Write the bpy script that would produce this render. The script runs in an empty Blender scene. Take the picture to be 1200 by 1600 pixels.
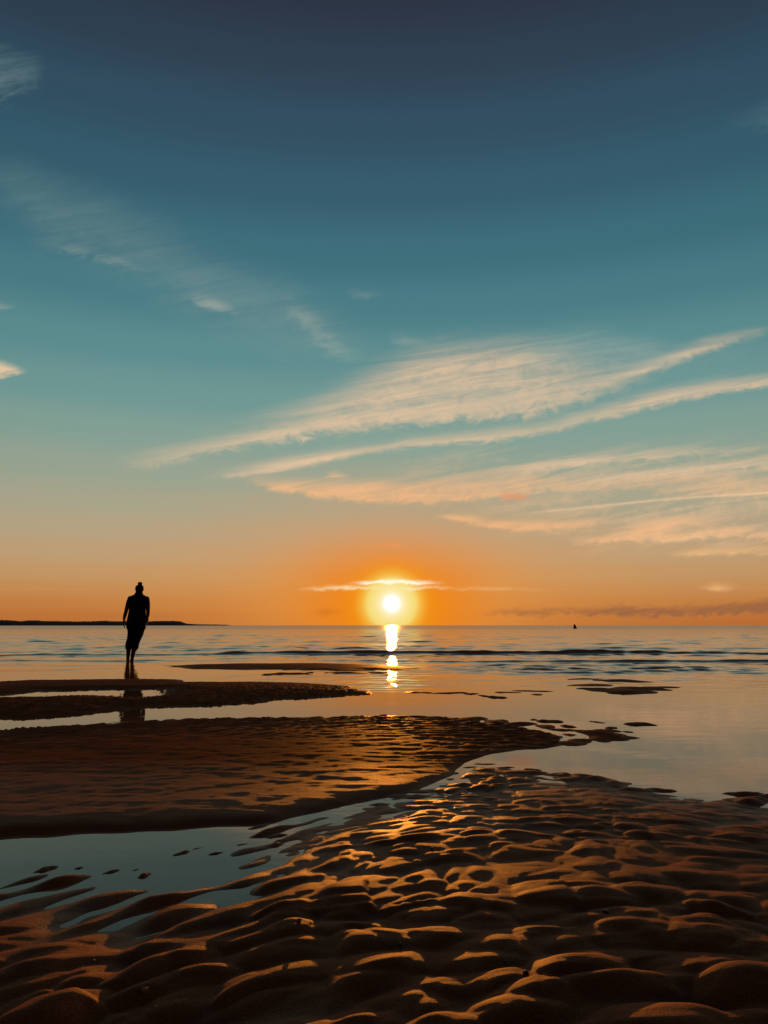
import bpy, bmesh, math, random
import numpy as np
from mathutils import Vector

# ------------------------------------------------------------------ camera
H = 0.72                                   # eye height above the water, metres
FPX = 1178.0                               # focal length in photo pixels (1200 x 1600)
PITCH = math.atan(177.0 / FPX)
sc = bpy.context.scene
COL = sc.collection
cam_data = bpy.data.cameras.new('camera')
cam_data.sensor_width = 36.0
cam_data.lens = 36.0 * FPX / 1600.0
cam_data.clip_start = 0.05
cam_data.clip_end = 30000.0
cam = bpy.data.objects.new('camera', cam_data)
cam.location = (0, 0, H)
cam.rotation_euler = (math.pi / 2 + PITCH, 0, 0)
COL.objects.link(cam)
sc.camera = cam


def ray(u, v):
    """direction (x right, y out to sea, z up) in which a point of the photograph lies"""
    a = (u - 600.0) / FPX
    b = (800.0 - v) / FPX
    return (a, math.cos(PITCH) - b * math.sin(PITCH), math.sin(PITCH) + b * math.cos(PITCH))


def at(u, v, z=0.0):
    """point of the level z in which the photograph's point lies"""
    x, y, w = ray(u, v)
    t = (z - H) / w
    return (x * t, y * t)


def lin(r, g, b):
    def f(c):
        c /= 255.0
        return c / 12.92 if c <= 0.04045 else ((c + 0.055) / 1.055) ** 2.4
    return (f(r), f(g), f(b), 1.0)


# ------------------------------------------------------------------ render settings
sc.render.engine = 'CYCLES'
sc.view_settings.view_transform = 'Standard'
sc.view_settings.look = 'None'
sc.view_settings.exposure = 0.0
sc.view_settings.gamma = 1.0
sc.view_settings.use_curve_mapping = False
sc.cycles.use_denoising = True
sc.cycles.max_bounces = 3
sc.cycles.diffuse_bounces = 1
sc.cycles.glossy_bounces = 3
sc.cycles.transparent_max_bounces = 4
sc.cycles.sample_clamp_indirect = 4.0
sc.cycles.caustics_reflective = False
sc.cycles.caustics_refractive = False

# ------------------------------------------------------------------ sun
SUN_UV = (612, 943)
sd = Vector(ray(*SUN_UV)).normalized()
SUN_EL = math.asin(sd.z)
SUN_AZ = math.atan2(sd.x, sd.y)
sun_data = bpy.data.lights.new('sun', 'SUN')
sun_data.energy = 2.0
sun_data.angle = math.radians(0.6)
sun_data.color = (1.0, 0.31, 0.035)
sun = bpy.data.objects.new('sun', sun_data)
sun.rotation_euler = (-sd).to_track_quat('-Z', 'Y').to_euler()
sun.location = (0, 0, 30)
COL.objects.link(sun)

# ------------------------------------------------------------------ sky
world = bpy.data.worlds.new('World')
sc.world = world
world.use_nodes = True
world.cycles.sampling_method = 'MANUAL'
world.cycles.sample_map_resolution = 512
wt = world.node_tree
wt.nodes.clear()


class NT:
    """small helper that writes shader nodes"""
    def __init__(self, tree):
        self.t = tree

    def put(self, sock, val):
        if hasattr(val, 'is_output') or isinstance(val, bpy.types.NodeSocket):
            self.t.links.new(val, sock)
        else:
            sock.default_value = val

    def m(self, op, a, b=None, c=None, clamp=False):
        n = self.t.nodes.new('ShaderNodeMath')
        n.operation = op
        n.use_clamp = clamp
        for i, v in enumerate((a, b, c)):
            if v is not None:
                self.put(n.inputs[i], v)
        return n.outputs[0]

    def smooth(self, v, lo, hi, a=0.0, b=1.0, kind='SMOOTHSTEP'):
        n = self.t.nodes.new('ShaderNodeMapRange')
        n.interpolation_type = kind
        for i, x in enumerate((v, lo, hi, a, b)):
            self.put(n.inputs[i], x)
        return n.outputs[0]

    def mix(self, f, a, b, mode='MIX'):
        n = self.t.nodes.new('ShaderNodeMix')
        n.data_type = 'RGBA'
        n.blend_type = mode
        self.put(n.inputs[0], f)
        self.put(n.inputs[6], a)
        self.put(n.inputs[7], b)
        return n.outputs[2]

    def ramp(self, f, stops, interp='LINEAR'):
        n = self.t.nodes.new('ShaderNodeValToRGB')
        cr = n.color_ramp
        cr.interpolation = interp
        while len(cr.elements) < len(stops):
            cr.elements.new(0.5)
        for e, (p, c) in zip(cr.elements, stops):
            e.position = p
            e.color = c
        self.put(n.inputs[0], f)
        return n.outputs

    def curve(self, f, pts, kind='AUTO_CLAMPED'):
        n = self.t.nodes.new('ShaderNodeFloatCurve')
        cm = n.mapping
        cm.use_clip = False
        cm.extend = 'HORIZONTAL'
        c = cm.curves[0]
        while len(c.points) < len(pts):
            c.points.new(0.5, 0.5)
        for q, (x, y) in zip(c.points, pts):
            q.location = (x, y)
            q.handle_type = kind
        cm.update()
        n.inputs[0].default_value = 1.0
        self.put(n.inputs[1], f)
        return n.outputs[0]

    def combine(self, x, y, z):
        n = self.t.nodes.new('ShaderNodeCombineXYZ')
        for i, v in enumerate((x, y, z)):
            self.put(n.inputs[i], v)
        return n.outputs[0]

    def noise(self, vec, scale, detail=4.0, rough=0.55, dist=0.0):
        n = self.t.nodes.new('ShaderNodeTexNoise')
        n.noise_dimensions = '3D'
        self.put(n.inputs['Vector'], vec)
        n.inputs['Scale'].default_value = scale
        n.inputs['Detail'].default_value = detail
        n.inputs['Roughness'].default_value = rough
        n.inputs['Distortion'].default_value = dist
        return n.outputs[0]


def build_sky():
    w = NT(wt)
    tc = wt.nodes.new('ShaderNodeTexCoord')
    sep = wt.nodes.new('ShaderNodeSeparateXYZ')
    wt.links.new(tc.outputs['Generated'], sep.inputs[0])
    dx, dy, dz = sep.outputs
    el = w.m('DEGREES', w.m('ARCSINE', dz))
    # ---- clear sky by height above the horizon
    e_of = lambda v: math.degrees(math.atan((800 - v) / FPX) + PITCH)
    pos = lambda e: (e + 5.0) / 95.0
    stops = [(pos(-5), lin(150, 90, 55))]
    for v, c in ((977, (184, 108, 52)), (962, (189, 114, 56)), (945, (194, 125, 66)), (925, (196, 137, 82)), (900, (195, 150, 102)),
                 (870, (190, 158, 120)), (835, (181, 163, 132)), (795, (168, 165, 140)), (745, (151, 164, 146)),
                 (690, (131, 161, 150)), (630, (110, 153, 150)), (560, (92, 142, 145)), (480, (74, 126, 136)),
                 (400, (62, 112, 126)), (300, (54, 95, 113)), (200, (51, 82, 101)), (100, (49, 68, 86)), (0, (47, 56, 73))):
        stops.append((pos(e_of(v)), lin(*c)))
    stops.append((pos(60), lin(46, 46, 58)))
    stops.append((1.0, lin(45, 41, 48)))
    sky = w.ramp(w.m('MULTIPLY_ADD', el, 1 / 95.0, 5.0 / 95.0), stops, 'EASE')[0]
    # physical sky for the same low sun, a small share
    nis = wt.nodes.new('ShaderNodeTexSky')
    nis.sky_type = 'NISHITA'
    nis.sun_disc = False
    nis.sun_elevation = SUN_EL
    nis.sun_rotation = SUN_AZ
    nis.altitude = 0.0
    sky = w.mix(0.05, sky, w.mix(1.0, nis.outputs[0], (0.08, 0.08, 0.08, 1.0), 'MULTIPLY'))
    # ---- angle from the sun
    dot = wt.nodes.new('ShaderNodeVectorMath')
    dot.operation = 'DOT_PRODUCT'
    wt.links.new(tc.outputs['Generated'], dot.inputs[0])
    dot.inputs[1].default_value = sd
    th = w.m('DEGREES', w.m('ARCCOSINE', dot.outputs['Value']))
    # far from the sun the sky is dimmer
    dim = w.m('MULTIPLY', w.smooth(th, 22.0, 80.0, 1.0, 0.58), w.smooth(th, 50.0, 130.0, 1.0, 0.28))
    sky = w.mix(1.0, sky, w.combine(dim, dim, dim), 'MULTIPLY')

    # ---- clouds, drawn in sky coordinates (tangents of bearing and height)
    ay = w.m('MAXIMUM', dy, 0.05)
    X = w.m('DIVIDE', dx, ay)
    Z = w.m('DIVIDE', dz, ay)
    X0, X1 = -0.85, 0.85
    T = w.m('MULTIPLY_ADD', X, 1 / (X1 - X0), -X0 / (X1 - X0))
    # fibres run up to the right
    ca, sa = math.cos(0.17), math.sin(0.17)
    A = w.m('MULTIPLY_ADD', X, ca, w.m('MULTIPLY', Z, sa))
    B = w.m('MULTIPLY_ADD', Z, ca, w.m('MULTIPLY', X, -sa))
    fib = w.noise(w.combine(w.m('MULTIPLY', A, 4.5), w.m('MULTIPLY', B, 66.0), 0.0), 1.0, 7.0, 0.66, 0.6)
    puff = w.noise(w.combine(w.m('MULTIPLY', A, 34.0), w.m('MULTIPLY', B, 62.0), 3.0), 1.0, 5.0, 0.62, 1.2)
    bow = w.noise(w.combine(w.m('MULTIPLY', X, 7.0), w.m('MULTIPLY', Z, 15.0), 7.0), 1.0, 4.0, 0.6, 0.4)
    fibc = w.smooth(fib, 0.30, 0.72)
    puffc = w.smooth(puff, 0.34, 0.68)
    text = w.m('MULTIPLY_ADD', fibc, 0.70, w.m('MULTIPLY', puffc, 0.30))
    wisp = w.m('SUBTRACT', bow, 0.5)
    fwisp = w.m('SUBTRACT', puff, 0.5)
    PX = 1 / FPX

    def streak(col, pts, colour, soft_top, soft_bot, warp=10.0, fine=8.0, floor=0.25):
        """pts: (u, top v, bottom v, density) along the streak, left to right"""
        up, lo, de = [], [], []
        for u, a, b, d in pts:
            r = ray(u, a); q = ray(u, b)
            tx = ((r[0] / r[1] + q[0] / q[1]) / 2 - X0) / (X1 - X0)
            up.append((tx, r[2] / r[1])); lo.append((tx, q[2] / q[1])); de.append((tx, d))
        Zw = w.m('MULTIPLY_ADD', wisp, warp * PX, Z)
        Zw = w.m('MULTIPLY_ADD', fwisp, fine * PX, Zw)
        du = w.m('SUBTRACT', w.curve(T, up), Zw)
        dl = w.m('SUBTRACT', Zw, w.curve(T, lo))
        a = w.m('MULTIPLY', w.smooth(du, -soft_top * PX * 0.5, soft_top * PX * 1.4), w.smooth(dl, -soft_bot * PX * 0.5, soft_bot * PX * 1.4))
        # the texture eats into the edges and thins the middle
        a = w.m('MULTIPLY', a, w.m('MULTIPLY_ADD', text, 1.25 - floor, w.m('MULTIPLY_ADD', a, 0.45, floor - 0.42)))
        a = w.m('MULTIPLY', w.m('MAXIMUM', a, 0.0), w.m('MULTIPLY', w.curve(T, de, 'VECTOR'), 1.15), clamp=True)
        return w.mix(a, col, colour)

    cream, peach, pale = lin(222, 192, 158), lin(238, 186, 138), lin(186, 186, 168)
    hot = lin(244, 190, 128)
    # faint high veils on the left
    sky = streak(sky, [(-40, 240, 300, 0.0), (0, 230, 330, 0.12), (80, 260, 400, .16), (200, 310, 450, .18), (330, 380, 520, .2), (430, 420, 560, .2), (540, 490, 580, .18), (620, 550, 600, 0.0)], lin(150, 165, 155), 60, 60, 60, 30, .4)
    sky = streak(sky, [(50, 372, 384, 0.0), (110, 376, 400, .2), (190, 398, 420, .2), (240, 415, 430, 0.0)], pale, 14, 10, 20, 24, .05)
    sky = streak(sky, [(280, 452, 462, 0.0), (310, 450, 480, .25), (350, 468, 496, .34), (385, 490, 502, 0.0)], pale, 14, 8, 20, 26, .1)
    sky = streak(sky, [(425, 455, 462, 0.0), (460, 465, 515, .22), (500, 492, 552, .26), (540, 530, 572, .2), (590, 560, 580, 0.0)], pale, 26, 24, 24, 30, .15)
    sky = streak(sky, [(530, 452, 464, 0.0), (560, 448, 468, .18), (605, 452, 464, 0.0)], pale, 10, 8, 14, 20, .0)
    sky = streak(sky, [(595, 520, 534, 0.0), (630, 514, 542, .26), (680, 524, 544, 0.0)], pale, 12, 8, 16, 22, .0)
    sky = streak(sky, [(-60, 60, 170, .5), (10, 70, 165, .34), (50, 80, 150, .24), (75, 100, 140, 0.0)], lin(120, 145, 145), 30, 25, 50, 50, 0.0)
    sky = streak(sky, [(-80, 545, 600, .9), (0, 562, 594, .9), (25, 570, 588, .9), (48, 577, 582, 0.0)], lin(222, 196, 160), 10, 5, 12, 12)
    sky = streak(sky, [(-60, 468, 490, .4), (0, 472, 486, .4), (35, 476, 482, 0.0)], pale, 8, 4, 8, 8)
    sky = streak(sky, [(1100, 205, 215, 0.0), (1160, 170, 210, .1), (1200, 150, 215, .16), (1300, 130, 230, .16)], lin(110, 135, 140), 20, 20, 30, 30)
    # the wide feather, its upper arm and the sheet between
    sky = streak(sky, [(160, 722, 732, 0.0), (230, 702, 734, .85), (330, 672, 713, .9), (425, 640, 694, .85), (520, 600, 684, .72), (600, 560, 672, .72), (690, 528, 666, .72), (800, 522, 658, .68), (880, 530, 646, .56), (960, 550, 620, .34), (1050, 550, 590, 0.0)], cream, 40, 12, 16, 30, .3)
    sky = streak(sky, [(360, 690, 700, 0.0), (450, 664, 690, .35), (600, 636, 668, .5), (740, 620, 652, .55), (840, 606, 640, .6), (920, 590, 618, .6), (1000, 562, 592, .6), (1100, 528, 556, .6), (1180, 510, 530, .45), (1215, 505, 520, 0.0)], cream, 14, 10, 14, 16, .35)
    sky = streak(sky, [(780, 545, 560, 0.0), (860, 515, 585, .22), (930, 508, 585, .26), (1010, 520, 580, .22), (1100, 540, 570, .1), (1200, 540, 556, .25), (1300, 530, 545, .2)], lin(190, 190, 172), 26, 20, 20, 24, .3)
    sky = streak(sky, [(560, 700, 760, 0.0), (680, 690, 800, .3), (820, 690, 840, .42), (980, 685, 870, .48), (1200, 680, 880, .48), (1400, 670, 880, .4)], lin(228, 188, 148), 40, 40, 20, 30, -.30)
    sky = streak(sky, [(305, 744, 751, 0.0), (365, 730, 749, .9), (450, 709, 737, .9), (600, 686, 706, .74), (700, 674, 697, .78), (790, 664, 690, .8), (862, 652, 678, .82), (900, 640, 668, .84), (1000, 612, 645, .82), (1100, 592, 622, .74), (1200, 580, 606, .7), (1320, 562, 590, .6)], cream, 16, 7, 8, 14, .4)
    # lower bank
    sky = streak(sky, [(376, 750, 756, 0.0), (400, 742, 762, .7), (475, 742, 776, .8), (560, 746, 786, .86), (640, 744, 790, .86), (740, 742, 786, .76), (830, 738, 772, .55), (930, 736, 770, .35), (1060, 730, 775, .32), (1200, 735, 780, .36), (1300, 735, 780, .3)], peach, 16, 7, 12, 18, .3)
    sky = streak(sky, [(760, 744, 752, 0.0), (820, 722, 742, .6), (900, 708, 736, .7), (1000, 700, 724, .7), (1080, 696, 716, .7), (1160, 697, 712, .5), (1220, 700, 710, .2)], cream, 12, 8, 12, 14, .3)
    sky = streak(sky, [(840, 756, 764, 0.0), (940, 736, 758, .55), (1040, 728, 748, .7), (1120, 718, 740, .7), (1200, 712, 734, .7), (1300, 705, 725, .4)], cream, 12, 8, 12, 14, .3)
    sky = streak(sky, [(825, 800, 803, 0.0), (860, 796, 801, .7), (960, 785.5, 790.5, .85), (1080, 775, 780, .85), (1200, 767, 773, .85), (1300, 761, 768, .8)], lin(240, 200, 158), 3, 3, 1, 1, .75)
    sky = streak(sky, [(500, 744, 748, 0.0), (522, 734, 750, .7), (552, 742, 750, 0.0)], peach, 6, 4, 8, 8)
    sky = streak(sky, [(672, 802, 808, 0.0), (700, 802, 815, 1), (770, 808, 828, 1), (850, 810, 832, .85), (920, 806, 824, .7), (960, 806, 818, 0.0)], peach, 8, 5, 9, 14, .25)
    sky = streak(sky, [(870, 842, 848, 0.0), (930, 832, 850, .95), (1020, 808, 848, .95), (1080, 804, 844, .8), (1140, 812, 842, .7), (1200, 820, 846, .7), (1300, 820, 846, .4)], peach, 12, 5, 12, 18, .15)
    sky = streak(sky, [(1020, 866, 870, 0.0), (1080, 856, 872, .7), (1130, 854, 870, .6), (1200, 850, 868, .5), (1300, 850, 868, .4)], hot, 7, 4, 8, 12, .2)
    sky = streak(sky, [(1080, 914, 922, 0.0), (1120, 908, 926, .6), (1160, 910, 922, 0.0)], hot, 8, 5, 8, 10)

    # ---- glow of the sun in the thick air
    glow = w.ramp(w.m('DIVIDE', th, 22.0), [
        (0.0, lin(250, 150, 30)), (2.6 / 22, lin(242, 138, 14)), (5.0 / 22, lin(236, 136, 34)), (9.0 / 22, lin(226, 145, 64)), (1.0, lin(206, 148, 84))])[0]
    lift = w.m('MULTIPLY', w.m('SUBTRACT', el, 1.5), 1.25)
    th2 = w.m('SQRT', w.m('ADD', w.m('MULTIPLY', th, w.m('MULTIPLY', th, 0.42)), w.m('MULTIPLY', lift, lift)))
    ga = w.smooth(th2, 1.0, 9.5, 0.96, 0.0)
    gb = w.smooth(th2, 3.0, 17.0, 0.36, 0.0)
    sky = w.mix(gb, sky, glow)
    sky = w.mix(ga, sky, glow)
    # ---- the sun's own disc and its aureole
    core = w.ramp(w.m('DIVIDE', th, 3.9), [
        (0.0, (1, 1, .92, 1)), (0.14, (1, .98, .84, 1)), (0.22, lin(255, 242, 192)), (0.31, lin(250, 232, 152)), (0.46, lin(247, 222, 122)), (0.57, lin(246, 190, 70)), (0.74, lin(243, 152, 30)), (1.0, lin(242, 140, 20))])[0]
    sky = w.mix(w.smooth(th, 1.5, 4.2, 0.95, 0.0), sky, core)
    # small clouds near the sun and the low bank on the horizon
    sky = streak(sky, [(580, 850, 856, 0.0), (600, 847, 856, .7), (622, 848, 857, .7), (640, 850, 856, 0.0)], lin(250, 150, 78), 6, 4, 7, 10)
    sky = streak(sky, [(772, 776, 780, 0.0), (792, 766, 786, .75), (815, 768, 785, .75), (836, 772, 780, 0.0)], lin(238, 150, 100), 7, 6, 7, 10)
    sky = streak(sky, [(740, 955, 964, 0.0), (800, 948, 966, .7), (900, 946, 964, 1.0), (1000, 944, 966, .9), (1060, 944, 964, 1.1), (1130, 940, 962, 1.2), (1200, 935, 960, 1.3), (1320, 930, 960, 1.3)], lin(160, 104, 66), 7, 5, 14, 26, .2)
    sky = streak(sky, [(470, 955, 962, 0.0), (510, 945, 964, .4), (545, 950, 964, 0.0)], lin(205, 110, 30), 8, 6, 8, 10)
    sky = streak(sky, [(90, 961, 966, 0.0), (150, 958, 967, .35), (260, 957, 967, .35), (320, 961, 966, 0.0)], lin(160, 98, 66), 5, 4, 4, 6)
    sky = streak(sky, [(690, 918, 922, 0.0), (740, 914, 924, .6), (800, 916, 924, .6), (870, 918, 924, 0.0)], hot, 5, 4, 6, 8)
    sky = streak(sky, [(455, 919, 922, 0.0), (490, 916, 924, .35), (540, 914, 923, .7), (590, 915, 921, .7), (650, 917, 920, 0.0)], (1.0, .80, .42, 1), 4, 3, 6, 12, .5)
    sky = streak(sky, [(535, 911, 914, 0.0), (570, 907, 914, 1.1), (610, 904.5, 914, 1.5), (650, 906, 914, 1.2), (700, 909, 913, 0.0)], (1.0, .95, .70, 1), 4, 3, 6, 12, .55)
    sky = streak(sky, [(610, 918, 921, 0.0), (640, 915, 922, .8), (680, 914, 921, .5), (725, 917, 921, 0.0)], (1.0, .84, .48, 1), 4, 3, 6, 12, .5)
    # the disc itself
    disc = w.smooth(th, 0.15, 0.80, 0.8, 0.0)
    sky = w.mix(1.0, sky, w.combine(disc, w.m('MULTIPLY', disc, 0.9), w.m('MULTIPLY', disc, 0.68)), 'ADD')
    bg = wt.nodes.new('ShaderNodeBackground')
    wt.links.new(sky, bg.inputs[0])
    bg.inputs[1].default_value = 1.0
    out = wt.nodes.new('ShaderNodeOutputWorld')
    wt.links.new(bg.outputs[0], out.inputs[0])


build_sky()


# ------------------------------------------------------------------ helpers
def material(name):
    m = bpy.data.materials.new(name)
    m.use_nodes = True
    nt = m.node_tree
    return m, NT(nt), nt.nodes['Principled BSDF']


def mesh_obj(name, verts, faces, mat, parent=None, smooth=True):
    me = bpy.data.meshes.new(name)
    me.from_pydata(verts, [], faces)
    me.update()
    if smooth:
        me.polygons.foreach_set('use_smooth', [True] * len(me.polygons))
    me.materials.append(mat)
    o = bpy.data.objects.new(name, me)
    COL.objects.link(o)
    if parent:
        o.parent = parent
    return o


def grid_obj(name, Xs, Ys, Zs, mat):
    """one sheet from 2-D arrays of equal shape"""
    r, c = Xs.shape
    co = np.stack([Xs, Ys, Zs], -1).reshape(-1, 3).astype(np.float32)
    i = np.arange(r * c).reshape(r, c)
    q = np.stack([i[:-1, :-1], i[:-1, 1:], i[1:, 1:], i[1:, :-1]], -1).reshape(-1, 4).astype(np.int32)
    me = bpy.data.meshes.new(name)
    me.vertices.add(len(co))
    me.vertices.foreach_set('co', co.ravel())
    me.loops.add(q.size)
    me.loops.foreach_set('vertex_index', q.ravel())
    me.polygons.add(len(q))
    me.polygons.foreach_set('loop_start', np.arange(0, q.size, 4, dtype=np.int32))
    me.polygons.foreach_set('loop_total', np.full(len(q), 4, dtype=np.int32))
    me.polygons.foreach_set('use_smooth', np.ones(len(q), dtype=bool))
    me.update(calc_edges=True)
    me.materials.append(mat)
    o = bpy.data.objects.new(name, me)
    COL.objects.link(o)
    return o


def _hash(ix, iy, seed):
    h = (ix.astype(np.int64) * 374761393 + iy.astype(np.int64) * 668265263 + seed * 974634777) & 0xFFFFFFFF
    h = ((h ^ (h >> 13)) * 1274126177) & 0xFFFFFFFF
    return ((h ^ (h >> 16)) & 0xFFFFFF) / float(0x1000000)


def perlin(x, y, seed=0):
    ix = np.floor(x); iy = np.floor(y)
    fx = x - ix; fy = y - iy
    ux = fx * fx * fx * (fx * (fx * 6 - 15) + 10)
    uy = fy * fy * fy * (fy * (fy * 6 - 15) + 10)

    def g(a, b):
        t = _hash(ix + a, iy + b, seed) * 2 * math.pi
        return np.cos(t) * (fx - a) + np.sin(t) * (fy - b)
    n0 = g(0, 0) * (1 - ux) + g(1, 0) * ux
    n1 = g(0, 1) * (1 - ux) + g(1, 1) * ux
    return (n0 * (1 - uy) + n1 * uy) * 1.5


def fbm(x, y, seed, octv=3):
    s = 0; a = 1.0
    for k in range(octv):
        s = s + a * perlin(x, y, seed + 17 * k)
        x = x * 2.03 + 3.1; y = y * 2.03 + 1.7; a *= 0.5
    return s


def worley(x, y, seed):
    """nearest and second nearest feature distance"""
    ix = np.floor(x); iy = np.floor(y)
    d1 = np.full(x.shape, 9.0); d2 = np.full(x.shape, 9.0); idv = np.zeros(x.shape)
    for a in (-1, 0, 1):
        for b in (-1, 0, 1):
            jx = _hash(ix + a, iy + b, seed); jy = _hash(ix + a, iy + b, seed + 5)
            d = np.hypot(ix + a + 0.1 + 0.8 * jx - x, iy + b + 0.1 + 0.8 * jy - y)
            r = _hash(ix + a, iy + b, seed + 9)
            new = d < d1
            d2 = np.where(new, d1, np.minimum(d2, d))
            idv = np.where(new, r, idv)
            d1 = np.where(new, d, d1)
    return d1, d2, idv


def ground_poly(pts):
    return np.array([at(u, v) for u, v in pts])


def line_dist(x, y, P):
    best = np.full(x.shape, 1e9)
    for (ax, ay), (bx, by) in zip(P[:-1], P[1:]):
        ex, ey = bx - ax, by - ay
        t = np.clip(((x - ax) * ex + (y - ay) * ey) / (ex * ex + ey * ey + 1e-12), 0, 1)
        best = np.minimum(best, (x - ax - t * ex) ** 2 + (y - ay - t * ey) ** 2)
    return np.sqrt(best)


def inside(x, y, P):
    res = np.zeros(x.shape, bool)
    n = len(P)
    for i in range(n):
        (ax, ay), (bx, by) = P[i], P[(i + 1) % n]
        if ay == by:
            continue
        cond = (ay > y) != (by > y)
        res ^= cond & (x < (bx - ax) * (y - ay) / (by - ay) + ax)
    return res


def sdist(x, y, P):
    d = line_dist(x, y, np.vstack([P, P[:1]]))
    return np.where(inside(x, y, P), d, -d)


def sstep(a, b, x):
    t = np.clip((x - a) / (b - a), 0, 1)
    return t * t * (3 - 2 * t)


# ------------------------------------------------------------------ the shape of the sand
# outlines of the bars, traced where they lie on the beach
BAR_NEAR = [(-900, 1345), (-400, 1330), (-150, 1318), (0, 1309), (100, 1303), (280, 1291), (420, 1282), (520, 1262), (640, 1240), (700, 1216), (722, 1200), (750, 1181), (800, 1170), (872, 1163)]
BAR_FAR = [(872, 1163), (872, 1152), (838, 1142), (800, 1134), (740, 1128), (690, 1123), (600, 1119), (430, 1122), (330, 1124), (200, 1128), (100, 1135), (0, 1143), (-200, 1150), (-900, 1165)]
BAR_MAIN = ground_poly(BAR_NEAR + BAR_FAR[1:])
BAR_NEAR_G = ground_poly(BAR_NEAR)
BAR_FAR_G = ground_poly(BAR_FAR)
BAR_MID = ground_poly([(-700, 1070), (-200, 1066), (0, 1065), (60, 1063), (200, 1061), (275, 1061), (290, 1066), (350, 1066), (450, 1066), (505, 1068.5), (530, 1072), (560, 1080), (575, 1086), (500, 1090), (430, 1094), (392, 1098), (345, 1101), (300, 1103), (270, 1105), (200, 1108), (180, 1111), (125, 1118), (50, 1123), (0, 1121), (-200, 1124), (-700, 1130)])
POOL_MID = ground_poly([(-300, 1092), (0, 1087), (40, 1083), (65, 1080.5), (120, 1078.5), (165, 1076.5), (230, 1076), (272, 1076), (285, 1080), (262, 1086), (225, 1093), (190, 1090.5), (140, 1089), (95, 1089), (30, 1090.5), (0, 1091), (-300, 1097)])
BAR_FARTHEST = ground_poly([(262, 1040), (330, 1037.2), (420, 1036), (500, 1036), (580, 1038), (640, 1042), (668, 1045), (620, 1047.5), (560, 1048.6), (480, 1047.5), (400, 1046.5), (330, 1046.5), (285, 1045)])
FORE = ground_poly([(-500, 1500), (-100, 1420), (0, 1392), (70, 1380), (150, 1392), (215, 1420), (290, 1408), (330, 1380), (400, 1352), (410, 1322), (430, 1305), (490, 1292), (580, 1272), (640, 1252), (700, 1232), (735, 1214), (760, 1206), (820, 1214), (880, 1219), (950, 1226), (1010, 1237), (1060, 1249), (1130, 1258), (1200, 1261), (1400, 1275), (2400, 1300), (3600, 1500), (3600, 3000), (600, 4200), (-2400, 3000)])
ISLETS = [  # u, v, half width px, half depth px, height mm
    (810, 1131.5, 36, 3.6, 12), (770, 1126.5, 18, 3, 9), (730, 1123.5, 24, 3.2, 11), (864, 1126, 23, 3.4, 15), (868, 1136, 20, 4, 12), (900, 1135, 11, 2.5, 8), (885, 1142, 18, 2.6, 7), (906, 1142, 14, 2.2, 6), (888, 1149, 10, 2, 6),
    (946, 1151, 36, 9, 18), (972, 1153, 28, 3.4, 7), (992, 1132, 27, 2.8, 12), (955, 1136, 11, 2.2, 7), (953, 1141, 19, 2.6, 8), (982, 1142.5, 9, 1.8, 5), (890, 1160, 36, 3.4, 7), (912, 1157, 22, 3, 8), (930, 1127, 6, 1.5, 4), (832, 1123.5, 9, 1.6, 5), (840, 1152, 16, 3.2, 8),
    (448, 1052.6, 26, 1.6, 16), (478, 1051.8, 7, 1.4, 14), (420, 1053.5, 18, 1.1, 9), (545, 1051.5, 30, 1.6, 16), (590, 1050.5, 26, 1.6, 10), (512, 1051.6, 8, .9, 8), (608, 1054, 12, 1.0, 8),
    (772, 1089.2, 18, 2.2, 14), (700, 1082.5, 26, 1.2, 9), (735, 1084.5, 18, 1.3, 9), (660, 1081, 16, 1.1, 8), (758, 1087, 10, 1.2, 8), (840, 1080, 28, 1.0, 7), (800, 1083, 20, 1.0, 6), (838, 1085.5, 6, 1, 7),
    (975, 1081, 40, 3.4, 18), (1000, 1076, 42, 3.6, 14), (940, 1077, 30, 2.2, 13), (1035, 1073, 30, 1.6, 8), (960, 1083.2, 18, 1.4, 12), (930, 1071, 34, 2.2, 7), (975, 1064, 40, 2.6, 12), (915, 1061, 28, 1.4, 9),
    (765, 1207, 28, 4, 8), (815, 1208, 40, 3.2, 9), (830, 1204, 13, 1.8, 7), (870, 1211, 20, 3, 9), (868, 1209.5, 10, 1.6, 6), (900, 1216, 42, 5, 13), (925, 1220, 42, 5, 14), (960, 1227, 40, 5, 12),
    (1170, 1241.5, 34, 3.4, 11), (1165, 1252, 44, 6, 18), (1035, 1236, 24, 3.4, 9), (1215, 1246, 30, 4, 12), (1000, 1237, 40, 4, 10),
    (60, 1356, 16, 4, 9), (212, 1361, 10, 2.6, 7), (288, 1332, 11, 3.4, 9), (310, 1324, 9, 2, 6), (345, 1334, 12, 2.6, 8), (378, 1317, 9, 2, 5), (90, 1344, 5, 2.5, 5), (108, 1356, 12, 2.6, 7), (170, 1363, 16, 3, 8), (193, 1373, 6, 2, 5), (225, 1371, 11, 4, 9), (430, 1304, 18, 2.6, 6), (440, 1312, 14, 2.6, 7), (425, 1320, 16, 3, 8),
]


def tilt(x):
    """how far the ripple crests swing away from the camera with x"""
    sp = lambda t: np.log1p(np.exp(np.clip(t, -30, 30)))
    return 1.05 * x - 0.95 * sp((x + 0.30) * 4.0) / 4.0 - 0.30 * sp((x - 0.55) * 3.0) / 3.0


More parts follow.
